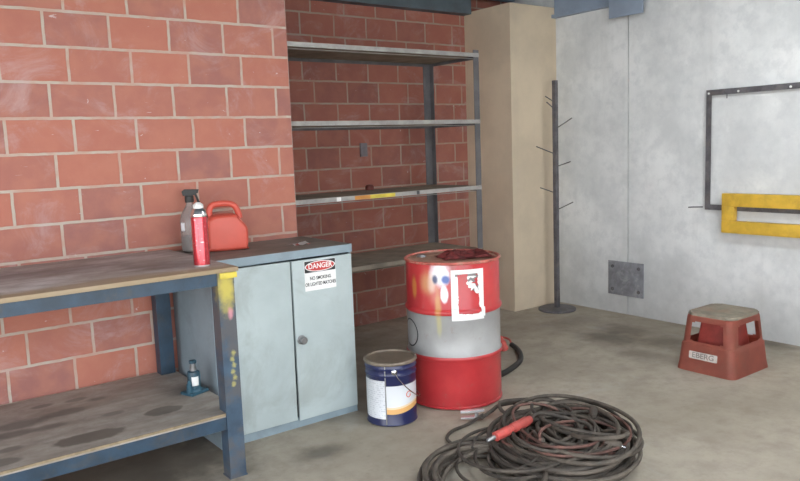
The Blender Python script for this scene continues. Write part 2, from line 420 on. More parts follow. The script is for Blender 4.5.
def leg_mat():
    m, nt, b = new_mat('blue enamel with yellow overspray'); co = coords(nt)
    n = nz(nt, co, 9, 6); c = mixc(nt, ramp(nt, n, .3, .7), (.028, .05, .08), (.055, .095, .145))
    d = nz(nt, co, 8, 8, .65, (4, 2, 1)); c = mixc(nt, mth(nt, 'MULTIPLY', ramp(nt, d, .40, .60), .85), c, (.085, .082, .085))
    c = mixc(nt, mth(nt, 'MULTIPLY', spot(nt, co, L(1.38, 3.20, .92), .02, .085, 30, .35, (1.5, 1, .55)), .8), c, (.55, .45, .07))
    c = mixc(nt, mth(nt, 'MULTIPLY', spot(nt, co, L(1.395, 3.20, .80), .006, .028, 40, .35, (1.3, 1, .7)), .8), c, (.62, .25, .30))
    for k in range(6):
        c = mixc(nt, mth(nt, 'MULTIPLY', spot(nt, co, L(1.388+(k % 2)*.008, 3.20, .46+.03*k), .006, .017, 90, .5, (1, 1, .9)), .75), c, (.42, .38, .12))
    nt.links.new(c, b.inputs['Base Color']); b.inputs['Roughness'].default_value = .45
    return m
M_leg = leg_mat()
def bench_leg(x0, x1, y0, y1, m):
    bm = bmesh.new(); t = .008
    add_box(bm, x0, x1, y0, y0+t, 0, .994); add_box(bm, x0, x0+t, y0+t, y1, 0, .994)
    add_box(bm, x0-.005, x1+.005, y0-.002, y1, 0, .006)
    return obj('leg', bm, m, wb)
bench_leg(1.342, 1.422, Y0+.004, Y0+.084, M_leg)
bench_leg(1.325, 1.405, Y1-.09, Y1-.02, M_blue)
bench_leg(X0+.03, X0+.11, Y0+.004, Y0+.084, M_blue); bench_leg(X0+.03, X0+.11, Y1-.09, Y1-.02, M_blue)
bm = bmesh.new(); add_box(bm, X0+.05, 1.418, Y0+.015, Y1-.02, .305, .325)
o = obj('lower_shelf', bm, M_low, wb)
obj('shelf_edge', B(X0+.05, 1.34, Y0+.009, Y0+.0145, .314, .325), M_wood, wb, label='raw pale chipboard edge')
bm = bmesh.new(); add_box(bm, X0+.05, 1.34, Y0+.012, Y0+.022, .245, .305); add_box(bm, X0+.05, 1.34, Y0+.022, Y0+.06, .297, .305)
obj('shelf_rail', bm, M_blue, wb)
bm = B(1.352, 1.436, Y0-.006, Y0+.0115, .966, .993, bev=.003)
obj('corner_cap', bm, M_tape, wb, label='yellow painted corner of the bench frame')

# things on the bench
def aerosol():
    c = (1.335, 3.345, 1.015)
    t = thing('spray_can', 'tall red spray can with silver shoulder and white nozzle at the corner of the workbench', 'spray can', c)
    bm = bmesh.new(); add_lathe(bm, [(.036, 0), (.039, .004), (.039, .228), (.037, .235)], 40, (0, 0, 0))
    m, nt, b = new_mat('red can print'); co = coords(nt)
    sp = N(nt, 'ShaderNodeSeparateXYZ'); nt.links.new(co, sp.inputs[0])
    n = nz(nt, co, 60, 3, .5, (0, 0, 0), (1, 1, 2.2))
    cc = mixc(nt, mth(nt, 'MULTIPLY', ramp(nt, n, .60, .72), .4), (.52, .03, .045), (.75, .7, .7))
    e = mth(nt, 'LESS_THAN', sp.outputs[2], .008); cc = mixc(nt, e, cc, (.7, .7, .7))
    nt.links.new(cc, b.inputs['Base Color']); b.inputs['Roughness'].default_value = .22; b.inputs['Metallic'].default_value = .55
    b.inputs['Coat Weight'].default_value = .8; b.inputs['Coat Roughness'].default_value = .08
    obj('can', bm, m, t, local=True)
    bm = bmesh.new(); add_lathe(bm, [(.0375, .235), (.039, .239), (.037, .250), (.030, .266), (.021, .276), (.018, .280)], 40)
    obj('shoulder', bm, M_chrome, t, local=True, label='silver shoulder of the can')
    bm = bmesh.new(); add_lathe(bm, [(.022, .274), (.024, .278), (.024, .290), (.018, .296), (.012, .300), (.010, .302)], 24)
    obj('nozzle', bm, M_whitep, t, local=True, label='white nozzle')
    bm = bmesh.new(); add_lathe(bm, [(.003, 0), (.003, .012)], 10, (-.006, -.006, .296), axis=(-.6, -.75, .1))
    obj('nozzle_tip', bm, M_whitep, t, local=True)
aerosol()
def bottle():
    c = (1.548, 4.0, 1.0)
    t = thing('spray_bottle', 'smoky clear spray bottle with black trigger head between spray can and brick wall', 'bottle', c); t.scale = (1.08, 1.08, 1.14); t.rotation_euler = (0, 0, math.radians(-30))
    m, nt, b = new_mat('smoky clear plastic'); co = coords(nt)
    b.inputs['Base Color'].default_value = (.62, .58, .56, 1); b.inputs['Roughness'].default_value = .12
    b.inputs['Transmission Weight'].default_value = .75; b.inputs['IOR'].default_value = 1.3
    bm = bmesh.new(); add_lathe(bm, [(.046, 0), (.054, .006), (.055, .02), (.055, .15), (.050, .175), (.036, .205), (.022, .225), (.018, .235), (.018, .25)], 40)
    obj('bottle_body', bm, m, t, local=True)
    bm = bmesh.new(); add_lathe(bm, [(.0485, .01), (.0505, .014), (.0505, .08)], 40)
    ml = plain('dark grey fluid', (.10, .085, .085), .25, var=.1)
    obj('contents', bm, ml, t, local=True, label='dark fluid in the bottle')
    bm = bmesh.new(); add_lathe(bm, [(.022, .244), (.023, .248), (.023, .272), (.019, .276)], 24)
    obj('collar', bm, M_black, t, local=True)
    bm = bmesh.new(); add_prism(bm, [(-.03, .276), (.02, .276), (.045, .288), (.05, .305), (-.02, .308), (-.035, .298)], .026, 0, Matrix.Translation((0, .013, 0)) @ Matrix.Rotation(PI/2, 4, 'X'), .003)
    h = obj('trigger_head', bm, M_black, t, local=True)
    bm = bmesh.new(); add_tube(bm, smooth_path([(.03, 0, .284), (.038, 0, .265), (.045, 0, .245), (.056, 0, .228)], 4), .006, 8)
    obj('trigger', bm, M_black, t, local=True)
    bm = bmesh.new()
    for a0 in (150, 235):
        pts = [(.0562*math.cos(math.radians(a0+a)), .0562*math.sin(math.radians(a0+a)), z) for a, z in ((0, .05), (0, .13), (40, .13), (40, .05))]
    rows = []
    for k in range(9):
        a = math.radians(215+k*3.5); rows.append([bm.verts.new((.0556*math.cos(a), .0556*math.sin(a), z)) for z in (.105+.004*(k % 3), .150-.006*(k % 2))])
    for a, b_ in zip(rows, rows[1:]): bm.faces.new((a[0], b_[0], b_[1], a[1]))
    obj('bottle_label', bm, M_paleprint, t, local=True, label='torn silvery label')
bottle()
def jerry():
    t = thing('jerry_can', 'red plastic jug with moulded loop handle standing on the cabinet top', 'jerry can', (1.712, 3.90, 1.0), math.radians(-14))
    m = M_redplastic
    bm = bmesh.new()
    poly = [(-.110, .000), (.098, .000), (.108, .012), (.114, .06), (.114, .115), (.100, .145), (.062, .188), (.04, .205), (-.06, .205), (-.100, .19), (-.114, .165), (-.116, .02)]
    pp = [(p.x, p.y) for p in smooth_path([(x, y, 0) for x, y in poly], 5, True)]
    rings = []
    for k in range(15):
        q = math.sin((k/14-.5)*PI); sc = .80+.20*(1-abs(q)**3.2)**.5
        rings.append([bm.verts.new((x*sc, .072*q, .103+(z-.103)*sc)) for x, z in pp])
    for a, b_ in zip(rings, rings[1:]):
        for k in range(len(pp)): bm.faces.new((a[k], a[(k+1) % len(pp)], b_[(k+1) % len(pp)], b_[k]))
    bm.faces.new(rings[0]); bm.faces.new(rings[-1])
    obj('can_body', bm, m, t, local=True, sharp=60)
    bm = bmesh.new()
    add_tube(bm, smooth_path([(-.085, 0, .185), (-.088, 0, .225), (-.075, 0, .252), (-.045, 0, .262), (.01, 0, .262), (.045, 0, .252), (.066, 0, .225), (.078, 0, .175)], 7), .0175, 14)
    obj('handle', bm, m, t, local=True, sharp=60)
    bm = bmesh.new(); add_lathe(bm, [(.024, 0), (.024, .012), (.028, .013), (.028, .036), (.025, .039)], 24, (-.112, 0, .178), axis=(-.55, 0, .83))
    obj('cap', bm, M_black, t, local=True)
jerry()
def jack():
    t = thing('bottle_jack', 'small blue hydraulic bottle jack on the lower shelf of the workbench', 'jack', (1.348, 3.60, .325), math.radians(20))
    bm = B(-.055, .055, -.045, .045, 0, .016, bev=.005); obj('base_plate', bm, M_jack, t, local=True)
    bm = bmesh.new(); add_lathe(bm, [(.043, .015), (.040, .024), (.033, .030), (.032, .105), (.030, .114), (.021, .118)], 32); obj('cylinder', bm, M_jack, t, local=True)
    bm = bmesh.new(); add_lathe(bm, [(.017, .116), (.017, .138), (.0145, .139), (.0145, .155)], 24); obj('ram', bm, M_steel, t, local=True)
    bm = bmesh.new(); add_lathe(bm, [(.012, .155), (.019, .157), (.019, .170), (.015, .172)], 8); obj('saddle', bm, M_jack, t, local=True)
    bm = bmesh.new(); add_lathe(bm, [(.014, .012), (.014, .06), (.009, .062), (.009, .078)], 16, (-.042, -.012, 0)); obj('pump', bm, M_jack, t, local=True)
    bm = bmesh.new(); rows = []
    for k in range(8):
        a = math.radians(-150+k*9); rows.append([bm.verts.new((.0335*math.cos(a), .0335*math.sin(a), z)) for z in (.045, .092)])
    for a, b_ in zip(rows, rows[1:]): bm.faces.new((a[0], b_[0], b_[1], a[1]))
    obj('maker_label', bm, M_white, t, local=True, label='white label on the jack')
jack()

# ------------------------------------------------------------------ cabinet
def cabinet():
    x0, x1, y0, y1 = 1.455, 2.31, 3.555, 4.115
    t = thing('metal_cabinet', 'low pale blue two-door metal cabinet beside the workbench', 'cabinet', ((x0+x1)/2, (y0+y1)/2, 0))
    bm = bmesh.new()
    add_box(bm, x0, x0+.02, y0, y1, 0, .985); add_box(bm, x1-.014, x1, y0, y1, 0, .985)
    add_box(bm, x0+.02, x1-.014, y1-.01, y1, 0, .985); add_box(bm, x0+.02, x1-.014, y0, y1-.01, .045, .06)
    add_box(bm, x0+.02, x1-.014, y0+.003, y0+.013, 0, .045); add_box(bm, x0+.02, x1-.014, y0, y0+.02, .955, .985)
    obj('body', bm, M_cabblue, t)
    M_ctop = board_mat('grimy cabinet top', (.125, .105, .085), (.21, .185, .16), [], None)
    bm = B(x0, x1, y0-.012, y1, .985, 1.0, 0)
    add_box(bm, x0, x1, y0-.014, y0-.0125, .955, 1.0, 1); add_box(bm, x1, x1+.0015, y0-.014, y1, .955, 1.0, 1)
    obj('cabinet_top', bm, [M_ctop, M_cabblue], t)
    obj('front_band', B(x0, x1, y0-.013, y0-.001, .962, .985), M_cabblue, t)
    # doors: the left one hangs slightly, the right one stands a touch proud
    def door(xa, xb, za, zb, dy, tilt):
        bm = bmesh.new(); add_box(bm, xa, xb, y0-.020-dy, y0-.002-dy, za, zb, 0, .003)
        piv = Vector((xa, y0, zb)); bmesh.ops.rotate(bm, cent=piv, matrix=Matrix.Rotation(tilt, 3, 'Y'), verts=bm.verts)
        return obj('door', bm, M_cab, t)
    door(x0+.012, 1.905, .055, .948, 0, math.radians(.35))
    d = door(1.912, x1-.012, .048, .945, .006, 0)
    bm = bmesh.new(); add_lathe(bm, [(.024, 0), (.026, .003), (.024, .007), (.012, .010), (.012, .016), (.021, .020), (.022, .032), (.018, .037)], 28, (1.945, y0-.026, .505), axis=(0, -1, 0))
    obj('door_knob', bm, M_steel, d, label='round grey steel door knob')
    # warning notice
    yF = y0-.0265
    R = Matrix(((1, 0, 0, 0), (0, 0, -1, 0), (0, 1, 0, 0), (0, 0, 0, 1)))   # local xy -> world xz, local z -> -y
    def at(x, z, dy=0): return Matrix.Translation((x, yF-dy, z)) @ R
    sx, sz, w, h = 2.087, .852, .202, .168
    bm = bmesh.new()
    add_prism(bm, rrect(-w/2, w/2, -h/2, h/2, .004), .0008, 0, at(sx, sz))
    add_prism(bm, rrect(-w/2+.002, w/2-.002, .018, h/2-.002, .003), .0006, 1, at(sx, sz, .0008))
    def ell(a, b_, n=40): return [(a*math.cos(2*PI*k/n), .05+b_*math.sin(2*PI*k/n)) for k in range(n)]
    add_prism(bm, ell(.097, .030), .0005, 0, at(sx, sz, .0014)); add_prism(bm, ell(.091, .0255), .0005, 2, at(sx, sz, .0019))
    add_text(bm, 'DANGER', .040, at(sx, sz+.051, .0028), 0, .95)
    add_text(bm, 'NO SMOKING', .027, at(sx, sz-.016, .0012), 1, .80)
    add_text(bm, 'OR LIGHTED MATCHES', .027, at(sx, sz-.049, .0012), 1, .70)
    obj('warning_sign', bm, [M_white, M_signblk, M_signred], d, label='white warning sign headed DANGER in a red oval')
cabinet()
bm = bmesh.new()
g = [[bm.verts.new((2.04+i*.018+random.uniform(-.004, .004), 3.72+j*.03+random.uniform(-.006, .006), 1.0012+abs(noise.noise((i*.6, j*.6, 2)))*.018)) for j in range(4)] for i in range(7)]
for i in range(6):
    for j in range(3):
        f = bm.faces.new((g[i][j], g[i+1][j], g[i+1][j+1], g[i][j+1])); f.material_index = 1 if (i+j) % 4 == 1 else 0
bmesh.ops.solidify(bm, geom=bm.faces[:], thickness=.0006)
tag(free(obj('paper_scrap', bm, [M_white, M_signred])), 'crumpled white paper scrap lying on the cabinet top', 'paper')

# ------------------------------------------------------------------ shelving
def shelving():
    x0, x1, y0, y1 = 2.33, 4.06, 4.30, 4.90
    t = thing('shelving_rack', 'tall four-tier steel shelving rack standing in the brick recess', 'shelf', ((x0+x1)/2, 4.6, 0))
    for (x, y, sx, sy) in ((x0, y0, 1, 1), (x1, y0, -1, 1), (x0, y1, 1, -1), (x1, y1, -1, -1)):
        bm = bmesh.new(); w = .05; th = .004
        if sy > 0: w = .056
        else: w = .075
        xa, xb = sorted((x, x+sx*w)); ya, yb = sorted((y, y+sy*th)); add_box(bm, xa, xb, ya, yb, 0, 2.262)
        xa, xb = sorted((x, x+sx*th)); ya, yb = sorted((y+sy*th, y+sy*.05)); add_box(bm, xa, xb, ya, yb, 0, 2.262)
        xa, xb = sorted((x, x+sx*w)); ya, yb = sorted((y, y+sy*.05)); add_box(bm, xa, xb, ya, yb, 0, .004)
        obj('post', bm, M_post, t)
    for z, pale in ((2.235, 1), (1.727, 1), (1.212, 1), (.712, 0)):
        bm = B(x0+.005, x1-.005, y0+.006, y1-.006, z-.016, z)
        d = obj('shelf', bm, M_deck, t)
        bm = bmesh.new()
        add_box(bm, x0+.0, x1-.0, y0-.004, y0-.0005, z-.027, z+.004)
        add_box(bm, x0+.005, x1-.005, y0+.006, y0+.03, z-.040, z-.037)
        obj('front_lip', bm, M_lip if pale else M_deck, d)
        bm = bmesh.new(); add_box(bm, x0+.005, x1-.005, y1-.010, y1-.0062, z-.040, z-.016)
        obj('rear_lip', bm, M_post, d)
        for xx in (x0+.0045, x1-.0085):
            obj('side_brace', B(xx, xx+.003, y0+.05, y1-.05, z-.04, z-.016), M_post, d)
        if abs(z-1.212) < .01:
            def zone(xa, xb, m, name, lab):
                obj(name, B(xa, xb, y0-.0055, y0-.0042, z-.025, z+.002), m, d, label=lab)
            zone(2.85, 2.98, M_tapeo, 'orange_tape', 'orange tape on the shelf lip'); zone(2.98, 3.20, M_tape, 'yellow_tape', 'yellow tape on the shelf lip')
            zone(3.40, 3.425, M_black, 'black_tape', 'black tape on the shelf lip'); zone(2.70, 2.735, M_white, 'price_ticket', 'white paper ticket on the shelf lip')
shelving()
# small fittings in the recess
bm = B(3.585, 3.655, YB-.02, YB, 1.47, 1.585, bev=.004); add_box(bm, 3.603, 3.637, YB-.026, YB-.02, 1.505, 1.55, 0, .002)
tag(free(obj('wall_box', bm, plain('dull grey plastic', (.22, .20, .22), .5))), 'small dull grey box fixed on the brick in the recess', 'box')
bm = bmesh.new(); add_lathe(bm, [(.030, 0), (.034, .004), (.034, .030), (.028, .034), (.028, .04), (.010, .044)], 20, (3.34, 4.82, 1.212))
tag(free(obj('rusty_lid', bm, plain('rusty red tin', (.16, .04, .03), .6, var=.2))), 'small dark red tin standing on the third shelf down', 'tin')

# ------------------------------------------------------------------ drum
def drum():
    cx, cy, R = 2.920, 3.368, .283
    t = thing('oil_drum', 'red and grey banded steel oil drum standing right of the cabinet', 'drum', (cx, cy, 0))
    m, nt, b = new_mat('red drum paint with sprayed marks and painted glare'); co = coords(nt)
    sp = N(nt, 'ShaderNodeSeparateXYZ'); nt.links.new(co, sp.inputs[0]); z = sp.outputs[2]
    n = nz(nt, co, 5, 6); n2 = nz(nt, co, 11, 8, .7, (3, 3, 3), (1, 1, 1), .5)
    red = mixc(nt, ramp(nt, n, .3, .7), (.42, .030, .036), (.52, .045, .047))
    grey = mixc(nt, ramp(nt, n, .3, .7), (.30, .297, .29), (.37, .367, .36))
    isg = mth(nt, 'MULTIPLY', mth(nt, 'GREATER_THAN', z, .318), mth(nt, 'LESS_THAN', z, .566))
    c = mixc(nt, isg, red, grey)
    c = mixc(nt, mth(nt, 'MULTIPLY', ramp(nt, n2, .56, .75), .5), c, (.25, .16, .12))
    def P(a, z): return (R*math.cos(math.radians(a)), R*math.sin(math.radians(a)), z)
    for a, zz, r0, r1, s, am, cc in ((-162, .755, .01, .08, (1, 1, .8), .5, (.70, .48, .20)), (-154, .70, .01, .06, (1, 1, .6), .35, (.75, .35, .25)),
             (-146, .812, .03, .075, (.95, .95, .8), .95, (.88, .87, .92)), (-141, .795, .02, .05, (1.3, 1.3, .8), .9, (.88, .87, .92)), (-141, .69, .02, .032, (1.15, 1.15, .5), .95, (.86, .85, .9)), (-156, .76, .01, .05, (1.3, 1.3, .6), .6, (.85, .72, .62)),  # the near-white blobs paint glare from the bright opening onto the drum
             (-149, .60, .01, .045, (1.6, 1.6, .28), .45, (.62, .50, .14)), (-148, .50, .01, .035, (1.6, 1.6, .4), .4, (.56, .52, .22)), (176, .72, .012, .03, (1, 1, .35), .6, (.62, .30, .06)),
             (-152, .776, .010, .028, (1.2, 1.2, .75), .95, (.03, .05, .14)), (-139, .777, .014, .034, (1, 1, 1), .95, (.04, .10, .36))):
        c = mixc(nt, mth(nt, 'MULTIPLY', spot(nt, co, P(a, zz), r0, r1, 20, .22, s), am), c, cc)
    nt.links.new(c, b.inputs['Base Color']); b.inputs['Roughness'].default_value = .3
    bump(nt, b, n2, .04, .004)
    prof = [(.26, .004), (R-.003, .004), (R+.004, .008), (R+.004, .016), (R-.004, .022)]
    def hoop(z): return [(R, z-.022), (R+.004, z-.016), (R+.011, z-.006), (R+.011, z+.006), (R+.004, z+.016), (R, z+.022)]
    prof += [(R, .05)] + hoop(.306) + hoop(.580) + [(R, .83), (R-.002, .855), (R-.004, .862)]
    bm = bmesh.new(); add_lathe(bm, prof, 96); obj('drum_body', bm, m, t, local=True, sharp=50)
    ml = plain('rust stained drum lid', (.40, .20, .14), .5, var=.25, vs=7, dirt=(.52, .38, .25), dirt_amt=.7, ds=5)
    bm = bmesh.new(); add_lathe(bm, [(.272, .858), (.272, .8655), (.25, .8655), (.244, .8635)], 96); obj('drum_lid', bm, ml, t, local=True)
    bm = bmesh.new(); ring = [((R+.001)*math.cos(2*PI*k/96), (R+.001)*math.sin(2*PI*k/96), .868) for k in range(96)]
    add_tube(bm, ring, .0085, 10, closed=True); obj('rim', bm, plain('drum rim paint', (.50, .12, .09), .4, var=.2, vs=20, dirt=(.5, .42, .34), dirt_amt=.7, ds=14), t, local=True)
    bm = bmesh.new(); add_lathe(bm, [(.032, .862), (.032, .868), (.026, .87), (.026, .876), (.018, .878)], 8, (-.10, .17, 0)); obj('bung', bm, M_steel, t, local=True)
    # torn white paper: only its border and a rag of the upper corner are left
    bm = bmesh.new(); na, nzv = 90, 130; a0, a1, z0, z1 = -133, -92.5, .535, .832
    vv = [[bm.verts.new(((R+.0125 if .553 < (z0+(z1-z0)*j/nzv) < .607 else R+.0016)*math.cos(math.radians(a0+(a1-a0)*i/na)), (R+.0125 if .553 < (z0+(z1-z0)*j/nzv) < .607 else R+.0016)*math.sin(math.radians(a0+(a1-a0)*i/na)), z0+(z1-z0)*j/nzv)) for j in range(nzv+1)] for i in range(na+1)]
    for i in range(na):
        for j in range(nzv):
            u, v = (i+.5)/na, (j+.5)/nzv
            nn = noise.noise((u*5, v*6, 3.3))*.5+noise.noise((u*14, v*16, 1.3))*.25
            border = u < .20+nn*.03 or u > .84+nn*.12 or v < .14+nn*.05 or v > .91+nn*.03
            corner = ((u-.90)/.44)**2+((v-.80)/.29)**2 < 1+nn*.8
            if border or (corner and not (.72 < v < .75 and u > .6) and nn > -.25):
                f = bm.faces.new((vv[i][j], vv[i+1][j], vv[i+1][j+1], vv[i][j+1]))
                f.material_index = 1 if (.87 < v < .915 and .12 < u < .80) or (corner and not border and nn < -.1) else 0
    bmesh.ops.delete(bm, geom=[v for v in bm.verts if not v.link_faces], context='VERTS')
    obj('paper_label', bm, [M_white, plain('grey print', (.22, .20, .20), .6)], t, local=True, label='torn white paper label on the drum')
    # stencilled oval on the grey band
    bm = bmesh.new(); pts = []; inn = []
    for k in range(48):
        q = 2*PI*k/48
        for lst, s in ((pts, 1), (inn, .90)):
            a = math.radians(163 + 18*s*math.cos(q)); zz = .435+.085*s*math.sin(q)
            lst.append(bm.verts.new(((R+.0015)*math.cos(a), (R+.0015)*math.sin(a), zz)))
    for k in range(48): bm.faces.new((pts[k], pts[(k+1) % 48], inn[(k+1) % 48], inn[k]))
    obj('emblem', bm, M_signblk, t, local=True, label='thin black oval outline')
    return cx, cy
dcx, dcy = drum()
# rag on the drum
bm = bmesh.new(); nx, ny = 46, 30; vv = []
for i in range(nx+1):
    row = []
    for j in range(ny+1):
        u, v = i/nx-.5, j/ny-.5
        q = noise.noise((u*4.2, v*3.5, .7)); q2 = noise.noise((u*11, v*8, 5))
        rim = 1-.25*noise.noise((math.atan2(v, u)*1.2, 2.2, 0))
        x = u*.33*rim+.015*q2; y = v*.21*rim+.02*q
        h = max(0, .020+.040*q+.012*q2)*(1-(2*max(abs(u), abs(v)))**4)
        row.append(bm.verts.new((x, y, .004+h)))
    vv.append(row)
for i in range(nx):
    for j in range(ny): bm.faces.new((vv[i][j], vv[i+1][j], vv[i+1][j+1], vv[i][j+1]))
bmesh.ops.solidify(bm, geom=bm.faces[:], thickness=-.003)
rag = obj('rag', bm, M_darkred, sharp=70); rag.location = (dcx+.055, dcy-.045, .866); rag.rotation_euler = (0, 0, math.radians(-25))
tag(rag, 'crumpled dark red rag lying on top of the oil drum', 'rag')

# ------------------------------------------------------------------ pail
def pail():
    cx, cy, R = 2.392, 3.318, .145
    t = thing('paint_pail', 'navy and white metal pail with wire handle between cabinet and oil drum', 'pail', (cx, cy, 0))
    H = .375
    prof = [(R-.012, 0), (R-.004, .002), (R, .006), (R-.004, .012), (R-.003, .28), (R+.002, .286), (R-.003, .292), (R-.002, .318), (R+.003, .324), (R-.002, .330), (R-.002, .352)]
    m, nt, b = new_mat('pail print'); co = coords(nt)
    sp = N(nt, 'ShaderNodeSeparateXYZ'); nt.links.new(co, sp.inputs[0]); z = sp.outputs[2]
    ang = mth(nt, 'ARCTAN2', sp.outputs[1], sp.outputs[0])
    navy, wht, orn = (.016, .020, .075), (.70, .72, .75), (.72, .40, .14)
    wave = mth(nt, 'MULTIPLY', mth(nt, 'SINE', mth(nt, 'MULTIPLY', ang, 2.2)), .012)
    zz = mth(nt, 'ADD', z, wave)
    left = mth(nt, 'MAXIMUM', mth(nt, 'LESS_THAN', ang, math.radians(-138)), mth(nt, 'GREATER_THAN', ang, math.radians(100)))
    top = mth(nt, 'ADD', mth(nt, 'MULTIPLY', left, .03), .232)
    bot = mth(nt, 'ADD', mth(nt, 'MULTIPLY', left, -.075), .118)
    inw = mth(nt, 'MULTIPLY', mth(nt, 'LESS_THAN', z, top), mth(nt, 'GREATER_THAN', mth(nt, 'ADD', z, mth(nt, 'MULTIPLY', wave, mth(nt, 'SUBTRACT', 1, left))), bot))
    c = mixc(nt, inw, navy, wht)
    ino = mth(nt, 'MULTIPLY', mth(nt, 'MULTIPLY', mth(nt, 'LESS_THAN', zz, .118), mth(nt, 'GREATER_THAN', zz, .082)), mth(nt, 'SUBTRACT', 1, left))
    c = mixc(nt, ino, c, orn)
    lite = mth(nt, 'MULTIPLY', mth(nt, 'MULTIPLY', mth(nt, 'LESS_THAN', zz, .122), mth(nt, 'GREATER_THAN', zz, .110)), mth(nt, 'SUBTRACT', 1, left))
    c = mixc(nt, lite, c, (.80, .62, .40))
    # small grey print on the left-hand panel
    lines = mth(nt, 'MULTIPLY', mth(nt, 'GREATER_THAN', mth(nt, 'SINE', mth(nt, 'MULTIPLY', z, 520)), .2), ramp(nt, nz(nt, co, 90, 2, .5), .5, .56))
    c = mixc(nt, mth(nt, 'MULTIPLY', mth(nt, 'MULTIPLY', lines, inw), mth(nt, 'MULTIPLY', left, .35)), c, (.2, .22, .28))
    dn = nz(nt, co, 12, 7, .7); c = mixc(nt, mth(nt, 'MULTIPLY', ramp(nt, dn, .6, .75), .4), c, (.2, .17, .14))
    nt.links.new(c, b.inputs['Base Color']); b.inputs['Roughness'].default_value = .3
    bm = bmesh.new(); add_lathe(bm, prof, 64); obj('pail_body', bm, m, t, local=True, sharp=50)
    bm = bmesh.new()
    add_lathe(bm, [(R-.02, .345), (R+.004, .347), (R+.007, .352), (R+.006, .362), (R, .367), (R-.008, .366), (R-.012, .358), (.05, .357)], 64)
    obj('lid', bm, M_lidtin, t, local=True, sharp=50)
    ear = math.radians(-118)
    for a in (ear, ear+PI):
        d = Vector((math.cos(a), math.sin(a), 0))
        bm = bmesh.new(); add_lathe(bm, [(.017, 0), (.016, .004), (.009, .007), (.008, .012), (.003, .013)], 20, d*(R-.004)+Vector((0, 0, .312)), axis=d)
        obj('handle_ear', bm, M_chrome, t, local=True)
    # wire bail hanging down round the right-hand side of the tin
    pts = []
    for k in range(25):
        q = k/24; a = ear + PI*q; s = math.sin(PI*q)
        pts.append(((R+.008+.012*s)*math.cos(a), (R+.008+.012*s)*math.sin(a), .312-.185*s**.8))
    bm = bmesh.new(); add_tube(bm, pts, .0028, 8); obj('wire_handle', bm, M_chrome, t, local=True)
    bm = bmesh.new(); a = math.radians(-139)
    add_box(bm, R-.0045, R-.001, -.003, .003, .012, .345); bmesh.ops.rotate(bm, cent=(0, 0, 0), matrix=Matrix.Rotation(a, 3, 'Z'), verts=bm.verts)
    obj('seam', bm, M_steel, t, local=True)
    bm = bmesh.new(); a0 = math.radians(-84); pts = []
    for k in range(20):
        q = 2*PI*k/20+.5; rr = .020*(1-.45*k/20)
        pts.append(((R-.0015)*math.cos(a0+rr*math.cos(q)/R), (R-.0015)*math.sin(a0+rr*math.cos(q)/R), .172+rr*math.sin(q)))
    add_tube(bm, pts, .0022, 6); obj('swirl_logo', bm, plain('logo red', (.6, .10, .05), .4), t, local=True, label='small red swirl logo')
pail()

# ------------------------------------------------------------------ hose behind the drum
t = thing('hose', 'short black hose with red valve on the floor behind the oil drum', 'hose', (3.62, 3.66, 0))
bm = bmesh.new()
add_tube(bm, smooth_path([(3.23, 3.42, .02), (3.38, 3.425, .02), (3.53, 3.475, .02), (3.68, 3.55, .02), (3.80, 3.66, .022), (3.88, 3.77, .025), (3.905, 3.85, .035)], 8), .019, 12)
obj('hose_pipe', bm, M_black, t)
bm = bmesh.new(); add_tube(bm, smooth_path([(3.905, 3.85, .035), (3.96, 3.93, .05), (3.94, 3.99, .06), (3.85, 3.98, .065), (3.76, 3.90, .07)], 8), .008, 8)
obj('red_lead', bm, M_redgrip, t, label='thin red lead')
bm = bmesh.new(); add_lathe(bm, [(.015, 0), (.028, .008), (.028, .07), (.02, .08), (.02, .11), (.010, .12)], 16, (3.765, 3.775, .03), axis=(-.2, .3, .9))
add_box(bm, 3.755, 3.805, 3.80, 3.85, .035, .085, 0, .008)
obj('valve', bm, M_redgrip, t, label='red valve body')

# ------------------------------------------------------------------ peg stand
def stand():
    cx, cy = 5.15, 4.485
    t = thing('peg_stand', 'tall dark steel pole stand with thin pegs on a round base beside the column', 'stand', (cx, cy, 0))
    bm = bmesh.new(); add_lathe(bm, [(.166, 0), (.170, .004), (.170, .016), (.162, .022), (.03, .026)], 64); obj('base', bm, M_frame, t, local=True)
    bm = B(-.019, .019, -.019, .019, .022, 2.075, bev=.003); obj('pole', bm, M_frame, t, local=True)
    rt = Vector((.80, -.60, 0)); fw = Vector((-.60, -.80, 0))
    pegs = [(1.89, -1, .075, .05, 0), (1.83, -1, .06, .06, .3), (1.655, 1, .135, .085, -.1), (1.43, -1, .16, .07, 0), (1.315, 1, .12, .04, -.1),
            (1.08, -1, .13, .05, 0), (.925, 1, .14, .065, -.1)]
    for z, s, l, up, f in pegs:
        bm = bmesh.new(); a = Vector((0, 0, z))+rt*s*.012
        add_tube(bm, [a, a+rt*s*l+Vector((0, 0, up))-fw*f*l], .0048, 8); obj('peg', bm, M_frame, t, local=True)
stand()

